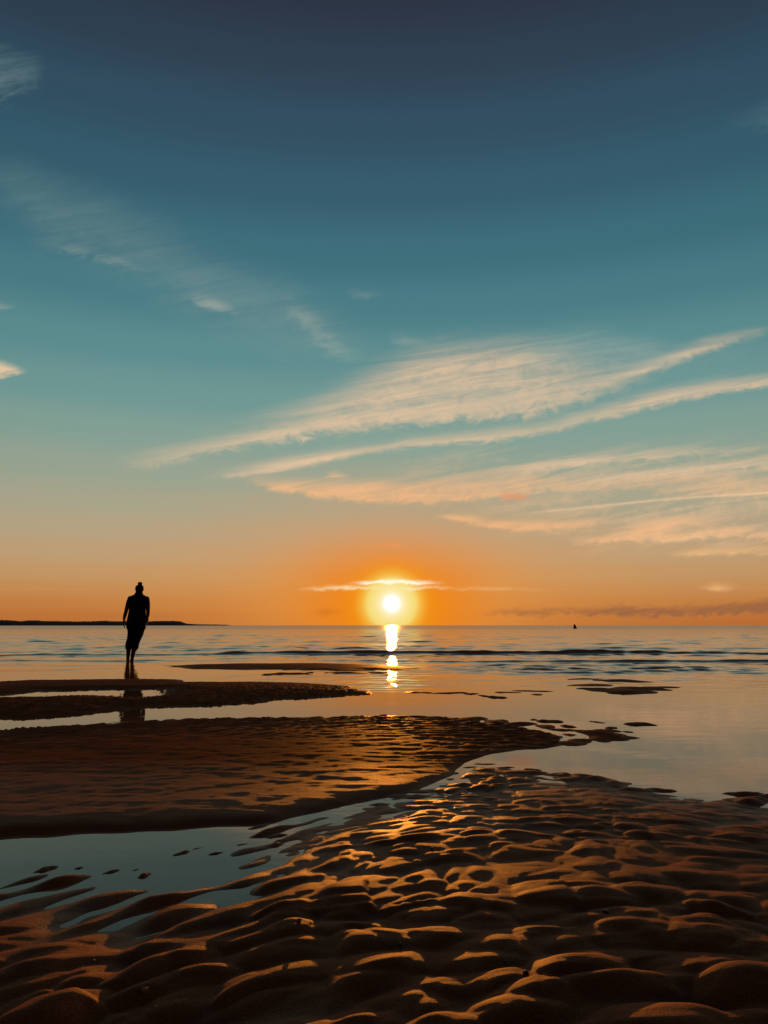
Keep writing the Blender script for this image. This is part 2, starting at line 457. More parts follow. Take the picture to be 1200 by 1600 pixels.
def ripples(x, y):
    """0..1 ripple relief: rounded, broken crests with narrow troughs"""
    wx = x + 0.10 * perlin(x * 2.1, y * 2.1, 3) + 0.035 * perlin(x * 6.3, y * 6.3, 4)
    wy = y - tilt(x) + 0.10 * perlin(x * 1.7 + 9, y * 1.7, 5) + 0.030 * perlin(x * 5.5, y * 6.5 + 4, 6)
    # rounded mounds, longer than deep
    d1, d2, r1 = worley(wx / 0.195, wy / 0.118, 21)
    mound = np.clip(1 - (d1 / 0.88) ** 2, 0, 1) * (0.40 + 0.60 * r1)
    edge = np.clip((d2 - d1) / 0.55, 0, 1) ** 0.75
    mound = mound * (0.55 + 0.45 * edge)
    e1, e2, r2 = worley(wx / 0.105 + 4.3, wy / 0.068 + 1.7, 33)
    small = np.clip(1 - (e1 / 0.95) ** 2, 0, 1) * (0.45 + 0.55 * r2) * (0.55 + 0.45 * np.clip((e2 - e1) / 0.5, 0, 1) ** 0.8)
    # long ridges
    ph = wy / 0.140 + 0.45 * perlin(x * 3.0, y * 2.5, 8)
    saw = ph - np.floor(ph)
    ridge = np.sin(math.pi * saw ** 0.78) ** 1.2
    return mound, small, ridge


def sand_height(x, y, detail=True):
    x = np.asarray(x, float); y = np.asarray(y, float)
    jx = x + 0.05 * perlin(x * 1.9, y * 1.9, 41) * np.clip(y / 3, .5, 2.5) + 0.018 * perlin(x * 7, y * 7, 42)
    jy = y + 0.05 * perlin(x * 1.6, y * 1.6, 43) * np.clip(y / 3, .5, 3) + 0.016 * perlin(x * 7, y * 7, 44)
    mound, small, ridge = ripples(x, y)
    # bed under the water, deepening out to sea
    z = -0.045 - 0.012 * np.clip(y - 15, 0, 60) - 0.02 * np.clip(y - 75, 0, 400)
    z = z + 0.012 * perlin(x * 0.8, y * 0.8, 50)
    far = np.clip(y / 5.0, 1, 3)

    # main bar
    s = sdist(jx, jy, BAR_MAIN)
    dn = line_dist(jx, jy, BAR_NEAR_G)
    df = line_dist(jx, jy, BAR_FAR_G)
    ins = s > 0
    front = 1 - np.exp(-np.clip(dn, 0, 9) / 0.035)
    rear = sstep(-0.1, 1.7, df)
    left = sstep(0.9, -1.6, x)
    top = 0.005 + (0.008 + 0.005 * left) * rear + 0.0055 * np.clip(df - 0.5, 0, 2.6)
    rip = sstep(1.4, 0.30, df) + 0.14 + 0.7 * sstep(0.75, 0.1, df) + 0.25 * sstep(-0.5, 1.2, x) * sstep(1.6, .5, df)
    lump = 0.0100 * (0.55 * ridge + 0.6 * small + 0.35 * mound - 0.62) * rip * sstep(-0.3, 0.25, dn)
    soft = 0.003 * perlin(x * 1.6, y * 2.6, 61) + 0.0022 * perlin(x * 4.5, y * 9.0, 62) + 0.0012 * perlin(x * 9, y * 26.0, 63)
    zin = (top + lump + soft * sstep(0.1, .8, df)) * front
    zout = -0.10 * np.clip(np.minimum(dn / 0.45, 1), 0, 1) * np.where(dn < df, 1, 0) - np.where(dn < df, 0, 1) * np.clip(df * 0.045, 0, 0.08)
    zout = zout + np.where(dn < df, 0, 0.010) * (0.7 * small + 0.6 * mound - 0.45) * np.exp(-df / 0.35)
    z = np.maximum(z, np.where(ins, zin, zout))

    # middle bar with its pool
    s = sdist(jx, jy, BAR_MID)
    p = sdist(jx, jy, POOL_MID)
    zb = np.where(s > 0, 0.030 * (1 - np.exp(-s / 0.35)), 0.12 * s)
    zb = zb + 0.021 * (small + 0.5 * ridge - 0.50) * sstep(-0.35, 0.15, s) * (0.35 + 0.65 * sstep(9.3, 8.3, y))
    zb = np.minimum(zb, np.where(p > 0, -0.018 * np.clip(p / 0.3, 0, 1) + 0.004, 0.006 + 0.10 * -p) + 0.014 * (small - 0.42) * (0.5 + sstep(-4.6, -3.2, x)))
    z = np.maximum(z, zb)
    # far thin bar
    s = sdist(jx, jy, BAR_FARTHEST)
    z = np.maximum(z, np.where(s > 0, 0.026 * (1 - np.exp(-s / 0.5)), 0.06 * s) + 0.003 * perlin(x * 3, y * 3, 71))

    # foreground
    s = sdist(jx, jy, FORE)
    nearness = sstep(3.1, 1.9, y)
    amp = 0.021 + 0.025 * nearness
    amp = amp * (0.70 + 0.30 * sstep(-0.35, 0.25, s)) * (1 - 0.45 * sstep(0.2, 1.6, x) * sstep(1.6, 2.8, y))
    bigw = sstep(2.9, 1.9, y)
    vary = 0.85 + 0.9 * perlin(x * 1.15 + 7, y * 1.6 + 2, 83)          # some stretches lie flatter than others
    b1, b2, rb = worley((x + 0.08 * perlin(x * 3, y * 3, 85)) / 0.46 + 2.2, (y - tilt(x) * 0.8 + 0.06 * perlin(x * 3, y * 3, 86)) / 0.25 + 0.4, 47)
    big = np.clip(1 - (b1 / 0.80) ** 2, 0, 1) * (0.25 + 0.75 * rb)
    rel = (0.66 - 0.04 * bigw) * mound + (0.46 - 0.30 * bigw) * small + 0.10 * ridge * (0.6 + 0.7 * perlin(x * 2.3, y * 2.3, 81)) + bigw * (0.75 + 0.55 * sstep(0.0, 0.6, x) * sstep(2.1, 1.7, y)) * big
    rel = (rel - 0.42) * np.clip(vary, 0.60, 1.30)
    basez = np.where(s > 0, 0.032 * (1 - np.exp(-s / 1.0)), np.clip(0.030 * s, -0.05, 0))
    basez = basez + 0.010 * perlin(x * 1.3 + 5, y * 1.5, 82) * sstep(0, .5, s)
    leftpool = sstep(-0.1, -0.55, x) * sstep(1.85, 2.35, y)
    # along the left pool the ripples run out into the water as long slanting ridges
    lm = sstep(-0.12, -0.42, x) * sstep(1.55, 1.95, y)
    wl = y - 1.05 * x + 0.05 * perlin(x * 3.1, y * 3.1, 84) + 0.02 * perlin(x * 9, y * 9, 87)
    pl = wl / 0.165
    rid = np.sin(math.pi * (pl - np.floor(pl)) ** 0.85) ** 1.3
    mod = np.clip(0.62 + 1.0 * perlin(x * 5.6 + 1.3 * np.floor(pl), y * 3.2 + 7.7 * np.floor(pl), 88), 0.05, 1.2)
    left = np.where(s < 0, np.clip(0.085 * s, -0.045, 0), np.clip(0.046 * s, 0, 0.022)) + 0.026 * (rid * mod - 0.44) + 0.25 * amp * rel
    zf = (basez + amp * rel) * (1 - lm) + left * lm
    z = np.maximum(z, zf)

    # islets left standing in the shallows
    for u, v, a, b, hh in ISLETS:
        cx, cy = at(u, v)
        rx = abs(at(u + a, v)[0] - cx)
        ry = (at(u, v - b)[1] - at(u, v + b)[1]) / 2
        m = (np.abs(x - cx) < rx * 2.2) & (np.abs(y - cy) < ry * 2.6)
        if not m.any():
            continue
        k = hash((round(u), round(v))) % 97
        dxn = (jx[m] - cx) / rx; dyn = (jy[m] - cy) / ry
        if u < 450 and v > 1300:
            dyn = dyn - 0.9 * dxn                  # the left ones lie along the ripples
        rr = dxn * dxn + dyn * dyn + 0.55 * perlin(x[m] / rx * 1.3 + k, y[m] / ry * 0.9, 90)
        bump = hh / 1000.0 * (1 - rr)
        z[m] = np.maximum(z[m], np.clip(bump, -0.04, 1))
    # rises a little behind the viewer and out to the sides
    z = z + np.where(y < 0.6, (0.6 - y) * 0.02, 0)
    return z


def build_sand():
    m, w, bsdf = material('wet_sand')
    nt = m.node_tree
    geo = nt.nodes.new('ShaderNodeNewGeometry')
    P = geo.outputs['Position']
    sp = nt.nodes.new('ShaderNodeSeparateXYZ')
    nt.links.new(P, sp.inputs[0])
    blot = w.noise(P, 2.3, 5.0, 0.6)
    grain = w.noise(P, 330.0, 3.0, 0.75)
    mid = w.noise(P, 75.0, 4.0, 0.65)
    strat = nt.nodes.new('ShaderNodeMapping')
    strat.inputs['Scale'].default_value = (7.0, 36.0, 20.0)
    nt.links.new(P, strat.inputs[0])
    lines = w.noise(strat.outputs[0], 1.0, 4.0, 0.6, 0.6)
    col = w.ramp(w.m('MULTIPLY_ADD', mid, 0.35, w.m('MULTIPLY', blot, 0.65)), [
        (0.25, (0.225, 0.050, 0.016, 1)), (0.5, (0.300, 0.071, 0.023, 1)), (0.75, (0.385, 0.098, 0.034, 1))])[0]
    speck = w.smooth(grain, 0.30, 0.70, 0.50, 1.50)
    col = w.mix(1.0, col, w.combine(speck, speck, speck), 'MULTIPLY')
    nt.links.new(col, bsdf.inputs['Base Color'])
    wet = w.smooth(sp.outputs[2], 0.002, 0.016, 0.0, 1.0)
    rough = w.m('MULTIPLY_ADD', wet, 0.14, w.m('MULTIPLY_ADD', blot, 0.20, 0.36))
    nt.links.new(rough, bsdf.inputs['Roughness'])
    bsdf.inputs['IOR'].default_value = 1.36
    bsdf.inputs['Specular Tint'].default_value = (1.0, 0.46, 0.19, 1)
    dry = w.smooth(sp.outputs[1], 3.0, 4.2, 1.0, 0.04)      # the bar further out has drained
    nt.links.new(w.m('MULTIPLY', dry, w.m('MULTIPLY_ADD', wet, -0.09, 0.19)), bsdf.inputs['Specular IOR Level'])
    hgt = w.m('MULTIPLY_ADD', mid, 0.0026, w.m('MULTIPLY', grain, 0.0026))
    hgt = w.m('MULTIPLY_ADD', lines, 0.0030, hgt)
    bump = nt.nodes.new('ShaderNodeBump')
    bump.inputs['Strength'].default_value = 0.8
    bump.inputs['Distance'].default_value = 1.0
    nt.links.new(hgt, bump.inputs['Height'])
    nt.links.new(bump.outputs[0], bsdf.inputs['Normal'])

    ys = [0.55]
    while ys[-1] < 17.5:
        y = ys[-1]
        ys.append(y + min(max(0.0048, 0.0026 * y * y ** 0.35), 0.06))
    back = [0.55 - 0.1 * 1.45 ** k for k in range(0, 16)][::-1]
    front = [ys[-1] + 0.08 * 1.35 ** k for k in range(1, 28)]
    yy = np.array(back + ys + front)
    half = 330
    s = np.linspace(-1, 1, 2 * half + 1)
    s = s * (0.75 + 0.25 * s * s)
    extra = 1 + np.cumsum(0.006 * 1.42 ** np.arange(1, 19))
    s = np.concatenate([-extra[::-1], s, extra])
    S, Y = np.meshgrid(s, yy)
    X = S * (1.62 / 3.1) * (np.clip(Y, 0.55, 60) + 1.5)
    Z = sand_height(X, Y)
    soft = sstep(3.2, 2.1, Y)                  # the big near mounds are the roundest
    for _ in range(2):
        B = Z.copy()
        B[1:-1] = (Z[:-2] + 2 * Z[1:-1] + Z[2:]) / 4
        B[:, 1:-1] = (B[:, :-2] + 2 * B[:, 1:-1] + B[:, 2:]) / 4
        Z = Z + (B - Z) * soft
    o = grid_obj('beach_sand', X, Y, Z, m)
    o['kind'] = 'structure'
    o['label'] = 'rippled wet brown sand of the tidal flat with its bars'
    return o


# ------------------------------------------------------------------ the sea
def wave_height(x, y):
    rng = np.random.RandomState(11)
    eta = np.zeros(x.shape)
    open_ = sstep(12.5, 22.0, y)
    # short chop, running in from the sea
    patch = 0.65 + 0.55 * perlin(x * 0.10, y * 0.22, 103)
    for k in range(52):
        L = 0.22 * (2.8 / 0.22) ** rng.rand()
        th = rng.normal(0, 0.78)
        slope = 0.036 * (0.7 + 0.6 * rng.rand()) * (0.6 / max(L, 0.6)) ** 0.6
        kx = 2 * math.pi / L * math.sin(th); ky = 2 * math.pi / L * math.cos(th)
        ph = rng.rand() * 6.28 + 0.9 * perlin(x / (L * 3.1), y / (L * 3.1), 200 + k)
        fade = np.clip(1.6 - y * 0.022 / L, 0, 1)        # far off only the longer waves are built
        eta += slope * L / (2 * math.pi) * np.sin(kx * x + ky * y + ph) * fade
    eta = eta * open_ * patch
    # thin ripples over the shallows
    sh = sstep(8.2, 9.4, y) * (1 - sstep(15, 19, y)) * (0.25 + 0.75 * sstep(-2.6, -0.8, x))
    for k in range(14):
        L = 0.16 * (0.9 / 0.16) ** rng.rand()
        th = rng.normal(0, 0.35)
        ph = rng.rand() * 6.28 + 1.2 * perlin(x / (L * 4), y / (L * 4), 300 + k)
        eta += 0.015 * L / 6.28 * np.sin(6.28 / L * (x * math.sin(th) + y * math.cos(th)) + ph) * sh * (0.7 + 0.6 * perlin(x * .5, y * .8, 330))

    # breaking ridges
    def crest(v0, h, back, frontw, prof, seed, wav=0.5):
        """prof: (u, strength, v offset)"""
        d = H / math.tan(math.atan((v0 - 800) / FPX) - PITCH)
        us = np.array([600 + (q[0] - 600) for q in prof], float)
        xs = (us - 600) / FPX * d * 1.01
        amp = np.interp(x, xs, [q[1] for q in prof])
        off = np.interp(x, xs, [H / math.tan(math.atan((v0 + q[2] - 800) / FPX) - PITCH) - d for q in prof])
        yc = d + off + wav * perlin(x * 0.16, x * 0 + seed, seed) + 0.16 * perlin(x * 0.8, x * 0 + seed, seed + 1) + 0.05 * perlin(x * 2.6, x * 0, seed + 2)
        t = y - yc
        amp = amp * (0.9 + 0.35 * perlin(x * 0.7, x * 0 + 3, seed + 3) + 0.2 * perlin(x * 2.2, x * 0 + 3, seed + 4))
        prf = np.where(t < 0, np.exp(-(t / frontw) ** 2), np.exp(-(t / back) ** 2))
        return h * np.clip(amp, 0, 2) * prf
    eta += crest(1022, 0.095, 1.0, 0.17, [(-400, .2, 2), (0, .45, 2.5), (180, .55, 2), (300, .45, 2), (360, .6, 0), (480, .9, 0), (620, 1.0, -.5), (800, 1.1, -.5), (1000, 1.1, -.8), (1100, .7, -.5), (1200, .55, 0), (1600, .5, 0)], 401, .35)
    eta += crest(1031, 0.034, .7, .12, [(-200, .6, 2.5), (0, .8, 2), (200, .7, 2), (340, .4, 2), (500, .5, 2), (620, .8, 2.5), (700, 1, 3.5), (800, 1, 3), (960, 1.5, 3.8), (1100, 1.6, 3), (1200, 1.5, 3.5), (1500, 1.2, 4)], 431, .15)
    eta += crest(1014, 0.045, .9, .3, [(-300, .2, 0), (300, .3, 0), (700, .6, 0), (960, 1.2, 0), (1300, .7, 0)], 441, .8)
    eta += crest(1003, 0.045, 1.4, .6, [(-300, .8, 0), (100, 1.0, 0), (400, .5, 0), (700, .6, 0), (1050, 1.0, 0), (1300, .7, 0)], 451, 1.6)
    eta += crest(994, 0.06, 2.2, 1.1, [(-300, .7, 0), (300, .8, 0), (600, .3, 0), (900, .9, 0), (1300, .9, 0)], 461, 2.5)
    eta += crest(1040, 0.022, .4, .10, [(600, 0, 0), (690, .4, 0), (780, .9, 0), (1000, .9, 0), (1100, .6, 0), (1250, .3, 1)], 471, .15)
    eta += crest(1045, 0.022, .4, .10, [(560, 0, 2), (690, .6, 2), (780, .9, 1), (960, 1.0, 0), (1050, .6, -1), (1150, .2, -2)], 481, .12)
    eta += crest(1051.5, 0.020, .35, .09, [(640, 0, 0), (720, .7, 0), (860, 1.0, 0), (1000, 1.1, -2), (1080, .7, -4), (1200, .2, -6)], 491, .10)
    eta += crest(1040, 0.012, .3, .09, [(-300, .8, 0), (0, 1, 0), (120, .9, 1), (200, .5, 1), (260, 0, 0), (900, 0, 0)], 501, .12)
    eta += crest(1047, 0.010, .3, .09, [(-300, .8, 0), (0, 1, 2), (100, .9, 1), (190, .5, -2), (220, 0, -2), (900, 0, 0)], 511, .10)
    # choppy patch of spent waves on the right
    patch2 = np.exp(-((y - 12.9) / 1.3) ** 2) * sstep(0.3, 2.0, x) * (1 - sstep(5.2, 7.2, x))
    for k in range(16):
        L = 0.22 * (1.1 / 0.22) ** rng.rand()
        th = rng.normal(0, 0.4)
        ph = rng.rand() * 6.28 + perlin(x / (L * 3), y / (L * 3), 600 + k)
        eta += 0.055 * L / 6.28 * np.sin(6.28 / L * (x * math.sin(th) + y * math.cos(th)) + ph) * patch2
    return eta


def build_sea():
    m, w, bsdf = material('sea_water')
    nt = m.node_tree
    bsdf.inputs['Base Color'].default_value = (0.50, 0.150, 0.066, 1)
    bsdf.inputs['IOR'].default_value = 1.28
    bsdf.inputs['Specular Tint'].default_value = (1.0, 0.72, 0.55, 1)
    geo = nt.nodes.new('ShaderNodeNewGeometry')
    P = geo.outputs['Position']
    sp = nt.nodes.new('ShaderNodeSeparateXYZ')
    nt.links.new(P, sp.inputs[0])
    y = sp.outputs[1]
    mp = nt.nodes.new('ShaderNodeMapping')
    mp.inputs['Scale'].default_value = (1.2, 5.0, 1.0)
    nt.links.new(P, mp.inputs[0])
    n1 = w.noise(mp.outputs[0], 1.6, 3.0, 0.5, 0.3)
    mp2 = nt.nodes.new('ShaderNodeMapping')
    mp2.inputs['Scale'].default_value = (0.10, 0.42, 0.3)
    nt.links.new(P, mp2.inputs[0])
    n2 = w.noise(mp2.outputs[0], 1.0, 7.0, 0.62, 0.2)
    calm = w.noise(P, 0.55, 2.0, 0.5)
    a1 = w.m('MULTIPLY', w.smooth(y, 3.0, 9.0, 0.0006, 0.0018), w.smooth(calm, 0.42, 0.62, 0.15, 1.3))
    nt.links.new(w.smooth(y, 13.0, 180.0, 0.015, 0.21, 'LINEAR'), bsdf.inputs['Roughness'])
    a2 = w.smooth(y, 13.0, 60.0, 0.004, 0.10)
    hgt = w.m('MULTIPLY_ADD', n1, a1, w.m('MULTIPLY', n2, a2))
    bump = nt.nodes.new('ShaderNodeBump')
    bump.inputs['Strength'].default_value = 1.0
    bump.inputs['Distance'].default_value = 1.0
    nt.links.new(hgt, bump.inputs['Height'])
    nt.links.new(bump.outputs[0], bsdf.inputs['Normal'])

    yy = [-40, -15, -5, -1, 0.5, 2, 4, 6, 7.5, 8.3]
    while yy[-1] < 130:
        yy.append(yy[-1] + max(0.030, 0.0026 * yy[-1]))
    yy += [yy[-1] * 1.08 ** k for k in range(1, 70)]
    yy = np.array([v for v in yy if v < 14000] + [14000.0])
    s = np.linspace(-1, 1, 521)
    extra = 1 + np.cumsum(0.02 * 1.5 ** np.arange(1, 14))
    s = np.concatenate([-extra[::-1], s, extra])
    S, Y = np.meshgrid(s, yy)
    X = S * 0.60 * (np.clip(Y, 0.5, 1e9) + 2.0)
    Z = wave_height(X, Y)
    Z = np.where(Y > 140, 0, Z * (1 - sstep(90, 135, Y)))
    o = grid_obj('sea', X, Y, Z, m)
    o['kind'] = 'structure'
    o['label'] = 'calm sea and tidal pools reflecting the sunset sky'
    return o


build_sand()
build_sea()


# ------------------------------------------------------------------ far headland
def build_headland():
    m, w, bsdf = material('headland_scrub')
    nt = m.node_tree
    tc = nt.nodes.new('ShaderNodeNewGeometry')
    n = w.noise(tc.outputs['Position'], 0.05, 5.0, 0.65)
    col = w.ramp(n, [(0.3, (0.075, 0.028, 0.018, 1)), (0.7, (0.13, 0.052, 0.034, 1))])[0]
    nt.links.new(col, bsdf.inputs['Base Color'])
    bsdf.inputs['Roughness'].default_value = 0.95
    D = 1700.0
    prof = [(-700, 966), (-300, 967), (-100, 968), (0, 969), (22, 969.4), (38, 971), (52, 969.6), (75, 970.6), (95, 970.8), (120, 971.4), (150, 971.2), (165, 970.3), (190, 971.2), (230, 971.2), (262, 970.6), (275, 970.2), (285, 971), (295, 974.2), (310, 975.4), (335, 975.8), (355, 976.1), (368, 977.5)]
    us = np.arange(-700, 370, 2.0)
    vs = np.interp(us, [p[0] for p in prof], [p[1] for p in prof])
    vs = vs - 0.9 * np.abs(fbm(us / 7.0, us * 0, 777, 3)) * (us < 290)
    cross = np.linspace(-1, 1, 11)
    X = np.zeros((len(us), len(cross))); Y = X.copy(); Z = X.copy()
    for i, (u, v) in enumerate(zip(us, vs)):
        d = D + (u + 100) * 0.55
        top = max((977.0 - v) / FPX * d + H, 0.2)
        for j, c in enumerate(cross):
            X[i, j] = (u - 600) / FPX * (d + c * 160) * 1.0
            Y[i, j] = d + c * 160
            Z[i, j] = -0.6 + (top + 0.6) * math.sqrt(max(0.0, 1 - c * c)) ** 0.6
    Z = Z + 0.5 * perlin(X * 0.06, Y * 0.06, 55) * (Z > 1.2)
    o = grid_obj('headland', X, Y, Z, m)
    o['kind'] = 'structure'
    o['label'] = 'low dark headland along the horizon left of the sun'


build_headland()


# ------------------------------------------------------------------ the person
def loft(bm, rings, n=16, cap=True):
    """rings: (centre, rx, ry, axis) - elliptical sections joined to a closed tube"""
    prev = None
    first = None
    for c, rx, ry, ax in rings:
        ax = Vector(ax).normalized()
        side = Vector((1, 0, 0)) - ax * ax.x
        side.normalize()
        fwd = ax.cross(side).normalized()
        vs = [bm.verts.new(Vector(c) + side * (rx * math.cos(2 * math.pi * k / n)) + fwd * (ry * math.sin(2 * math.pi * k / n))) for k in range(n)]
        if prev:
            for k in range(n):
                bm.faces.new((prev[k], prev[(k + 1) % n], vs[(k + 1) % n], vs[k]))
        else:
            first = vs
        prev = vs
    if cap:
        bm.faces.new(list(reversed(first)))
        bm.faces.new(prev)


def tube(bm, pts, n=12):
    """pts: (x, y, z, r) or (x, y, z, rx, ry); the axis follows the points, ends are rounded"""
    P = [Vector(p[:3]) for p in pts]
    R = [(p[3], p[4] if len(p) > 4 else p[3]) for p in pts]
    rings = []
    for i, c in enumerate(P):
        a = P[min(i + 1, len(P) - 1)] - P[max(i - 1, 0)]
        if i == 0:
            d = (P[0] - P[1]).normalized()
            rings.append((c + d * R[0][0] * 0.7, R[0][0] * 0.6, R[0][1] * 0.6, a))
        rings.append((c, R[i][0], R[i][1], a))
        if i == len(P) - 1:
            d = (P[-1] - P[-2]).normalized()
            rings.append((c + d * R[-1][0] * 0.7, R[-1][0] * 0.6, R[-1][1] * 0.6, a))
    loft(bm, rings, n)


def ball(bm, c, rx, ry, rz):
    r = bmesh.ops.create_uvsphere(bm, u_segments=20, v_segments=14, radius=1.0)
    for v in r['verts']:
        v.co = Vector((c[0] + v.co.x * rx, c[1] + v.co.y * ry, c[2] + v.co.z * rz))


def fuse(name, bm, mat, parent, voxel=0.008, smooth=6):
    """overlapping pieces grown together into one continuous skin"""
    bmesh.ops.recalc_face_normals(bm, faces=bm.faces)
    me = bpy.data.meshes.new(name)
    bm.to_mesh(me); bm.free()
    o = bpy.data.objects.new(name, me)
    COL.objects.link(o)
    r = o.modifiers.new('skin', 'REMESH')
    r.mode = 'VOXEL'; r.voxel_size = voxel; r.use_smooth_shade = True
    s = o.modifiers.new('relax', 'SMOOTH')
    s.factor = 0.5; s.iterations = smooth
    dg = bpy.context.evaluated_depsgraph_get()
    dg.update()
    fin = bpy.data.meshes.new_from_object(o.evaluated_get(dg))
    o.modifiers.clear()
    o.data = fin
    fin.name = name
    fin.materials.clear(); fin.materials.append(mat)
    fin.polygons.foreach_set('use_smooth', [True] * len(fin.polygons))
    o.parent = parent
    return o


def cloth(name, c0, c1, rough=0.9):
    m, w, b = material(name)
    nt = m.node_tree
    tc = nt.nodes.new('ShaderNodeTexCoord')
    n = w.noise(tc.outputs['Object'], 40.0, 4.0, 0.6)
    nt.links.new(w.ramp(n, [(0.3, c0), (0.7, c1)])[0], b.inputs['Base Color'])
    b.inputs['Roughness'].default_value = rough
    b.inputs['Specular IOR Level'].default_value = 0.08
    bp = nt.nodes.new('ShaderNodeBump')
    bp.inputs['Strength'].default_value = 0.3
    bp.inputs['Distance'].default_value = 0.01
    nt.links.new(n, bp.inputs['Height'])
    nt.links.new(bp.outputs[0], b.inputs['Normal'])
    return m


def build_person():
    x0, y0 = at(207.5, 1033.5, -0.01)
    root = bpy.data.objects.new('person', None)
    COL.objects.link(root)
    zf = float(sand_height(np.array([x0 - .1, x0]), np.array([y0, y0])).mean())
    root.location = (x0, y0, max(zf, -0.05) - 0.004)
    sc_ = 1.0
    root['label'] = 'person in short-sleeved top and cropped trousers seen from behind, walking into the shallows'
    root['category'] = 'person'
    skin = cloth('skin', (0.085, 0.040, 0.026, 1), (0.11, 0.052, 0.034, 1), 0.75)
    shirt_m = cloth('shirt_cloth', (0.016, 0.012, 0.012, 1), (0.026, 0.020, 0.018, 1))
    trou_m = cloth('trouser_cloth', (0.014, 0.011, 0.012, 1), (0.022, 0.018, 0.018, 1))
    hair_m = cloth('hair_strands', (0.012, 0.007, 0.004, 1), (0.022, 0.013, 0.008, 1), 0.6)
    S = 0.00152
    k = lambda cx, cy: ((cx - 515) * S, (1240 - cy) * S)

    def q(cx, cy, y, *r):
        a, b = k(cx, cy)
        return (a, y, b) + r
    # body: head, neck, trunk, arms, hands, legs, feet in one skin
    bm = bmesh.new()
    hx, hz = k(560, 250)
    ball(bm, (hx, 0.0, hz), 0.074, 0.090, 0.098)
    ball(bm, (hx - 0.002, 0.052, hz - 0.055), 0.050, 0.048, 0.058)      # jaw, on the far side
    tube(bm, [(hx, 0.095, hz + 0.012, 0.010), (hx, 0.108, hz - 0.018, 0.013)], 8)   # nose
    for s_ in (-1, 1):
        ball(bm, (hx + s_ * 0.074, 0.010, hz - 0.016), 0.010, 0.018, 0.028)         # ears
    tube(bm, [q(553, 285, 0.0, 0.047, 0.050), q(552, 335, -0.006, 0.052, 0.054)])
    tube(bm, [q(553, 345, -0.005, 0.115, 0.070), q(552, 390, -0.008, 0.168, 0.100), q(548, 460, -0.008, 0.160, 0.108), q(545, 540, 0.0, 0.150, 0.105), q(542, 620, 0.004, 0.160, 0.115), q(540, 700, -0.006, 0.178, 0.130), q(540, 760, -0.004, 0.172, 0.125)], 24)
    # arms
    tube(bm, [q(440, 372, -0.004, 0.052), q(418, 430, -0.006, 0.047), q(400, 510, -0.002, 0.042), q(388, 562, 0.004, 0.039), q(376, 600, 0.014, 0.037), q(360, 660, 0.036, 0.028)])
    tube(bm, [q(664, 378, -0.004, 0.054), q(680, 430, -0.010, 0.048), q(688, 500, -0.014, 0.043), q(690, 555, -0.010, 0.039), q(686, 595, 0.012, 0.036), q(672, 640, 0.05, 0.027)])
    # left hand hangs open: palm, four fingers, thumb
    a, b = k(360, 668)
    tube(bm, [(a, 0.038, b, 0.020, 0.026), (a - 0.003, 0.046, b - 0.045, 0.018, 0.036), (a - 0.002, 0.052, b - 0.085, 0.015, 0.037)])
    for i, (oy, ln) in enumerate(((0.026, 0.066), (0.009, 0.076), (-0.008, 0.070), (-0.025, 0.052))):
        fx, fy, fz = a - 0.002, 0.053 + oy, b - 0.088
        tube(bm, [(fx, fy, fz, 0.0085), (fx - 0.003, fy + 0.004, fz - ln * 0.45, 0.0080), (fx + 0.006, fy + 0.010, fz - ln * 0.75, 0.0075), (fx + 0.014, fy + 0.012, fz - ln, 0.0065)], 8)
    tube(bm, [(a + 0.010, 0.066, b - 0.022, 0.012), (a + 0.026, 0.088, b - 0.050, 0.010), (a + 0.032, 0.094, b - 0.082, 0.0085)], 8)
    # right hand rests at the hip pocket, thumb outside
    a, b = k(672, 648)
    tube(bm, [(a, 0.056, b, 0.022, 0.024), (a - 0.008, 0.074, b - 0.040, 0.024, 0.032), (a - 0.018, 0.085, b - 0.075, 0.020, 0.032)])
    for i, (oy, ln) in enumerate(((0.024, 0.060), (0.008, 0.068), (-0.008, 0.062), (-0.022, 0.046))):
        fx, fy, fz = a - 0.019, 0.086 + oy, b - 0.078
        tube(bm, [(fx, fy, fz, 0.0085), (fx - 0.006, fy + 0.006, fz - ln * 0.5, 0.0080), (fx - 0.012, fy + 0.008, fz - ln, 0.0070)], 8)
    tube(bm, [(a + 0.008, 0.062, b - 0.018, 0.012), (a + 0.026, 0.058, b - 0.030, 0.010), (a + 0.036, 0.054, b - 0.034, 0.008)], 8)
    # legs: left bears the weight, right swings past it
    tube(bm, [q(490, 745, 0.0, 0.092, 0.100), q(484, 850, 0.004, 0.078, 0.086), q(472, 950, 0.012, 0.058, 0.062), q(466, 985, 0.0, 0.055, 0.060), q(455, 1040, -0.014, 0.048, 0.056), q(452, 1110, -0.014, 0.042, 0.048), q(449, 1180, -0.006, 0.032, 0.037), q(449, 1222, -0.004, 0.036, 0.040)], 16)
    tube(bm, [q(592, 745, 0.0, 0.092, 0.100), q(572, 850, -0.006, 0.078, 0.084), q(552, 945, -0.030, 0.058, 0.062), q(546, 985, -0.060, 0.055, 0.058), q(544, 1040, -0.095, 0.048, 0.056), q(542, 1110, -0.130, 0.042, 0.048), q(537, 1180, -0.155, 0.033, 0.038), q(536, 1222, -0.166, 0.037, 0.041)], 16)
    for cx, oy in ((445, 0.0), (538, -0.162)):
        a, b = k(cx, 1240)
        tube(bm, [(a, oy - 0.036, b + 0.020, 0.030, 0.022), (a, oy + 0.03, b + 0.026, 0.033, 0.028), (a - 0.004, oy + 0.10, b + 0.014, 0.040, 0.017), (a - 0.004, oy + 0.160, b + 0.010, 0.038, 0.012)])
    fuse('body', bm, skin, root, 0.0065, 3)
    # hair with a top knot
    bm = bmesh.new()
    ball(bm, (hx, -0.012, hz + 0.008), 0.087, 0.100, 0.090)
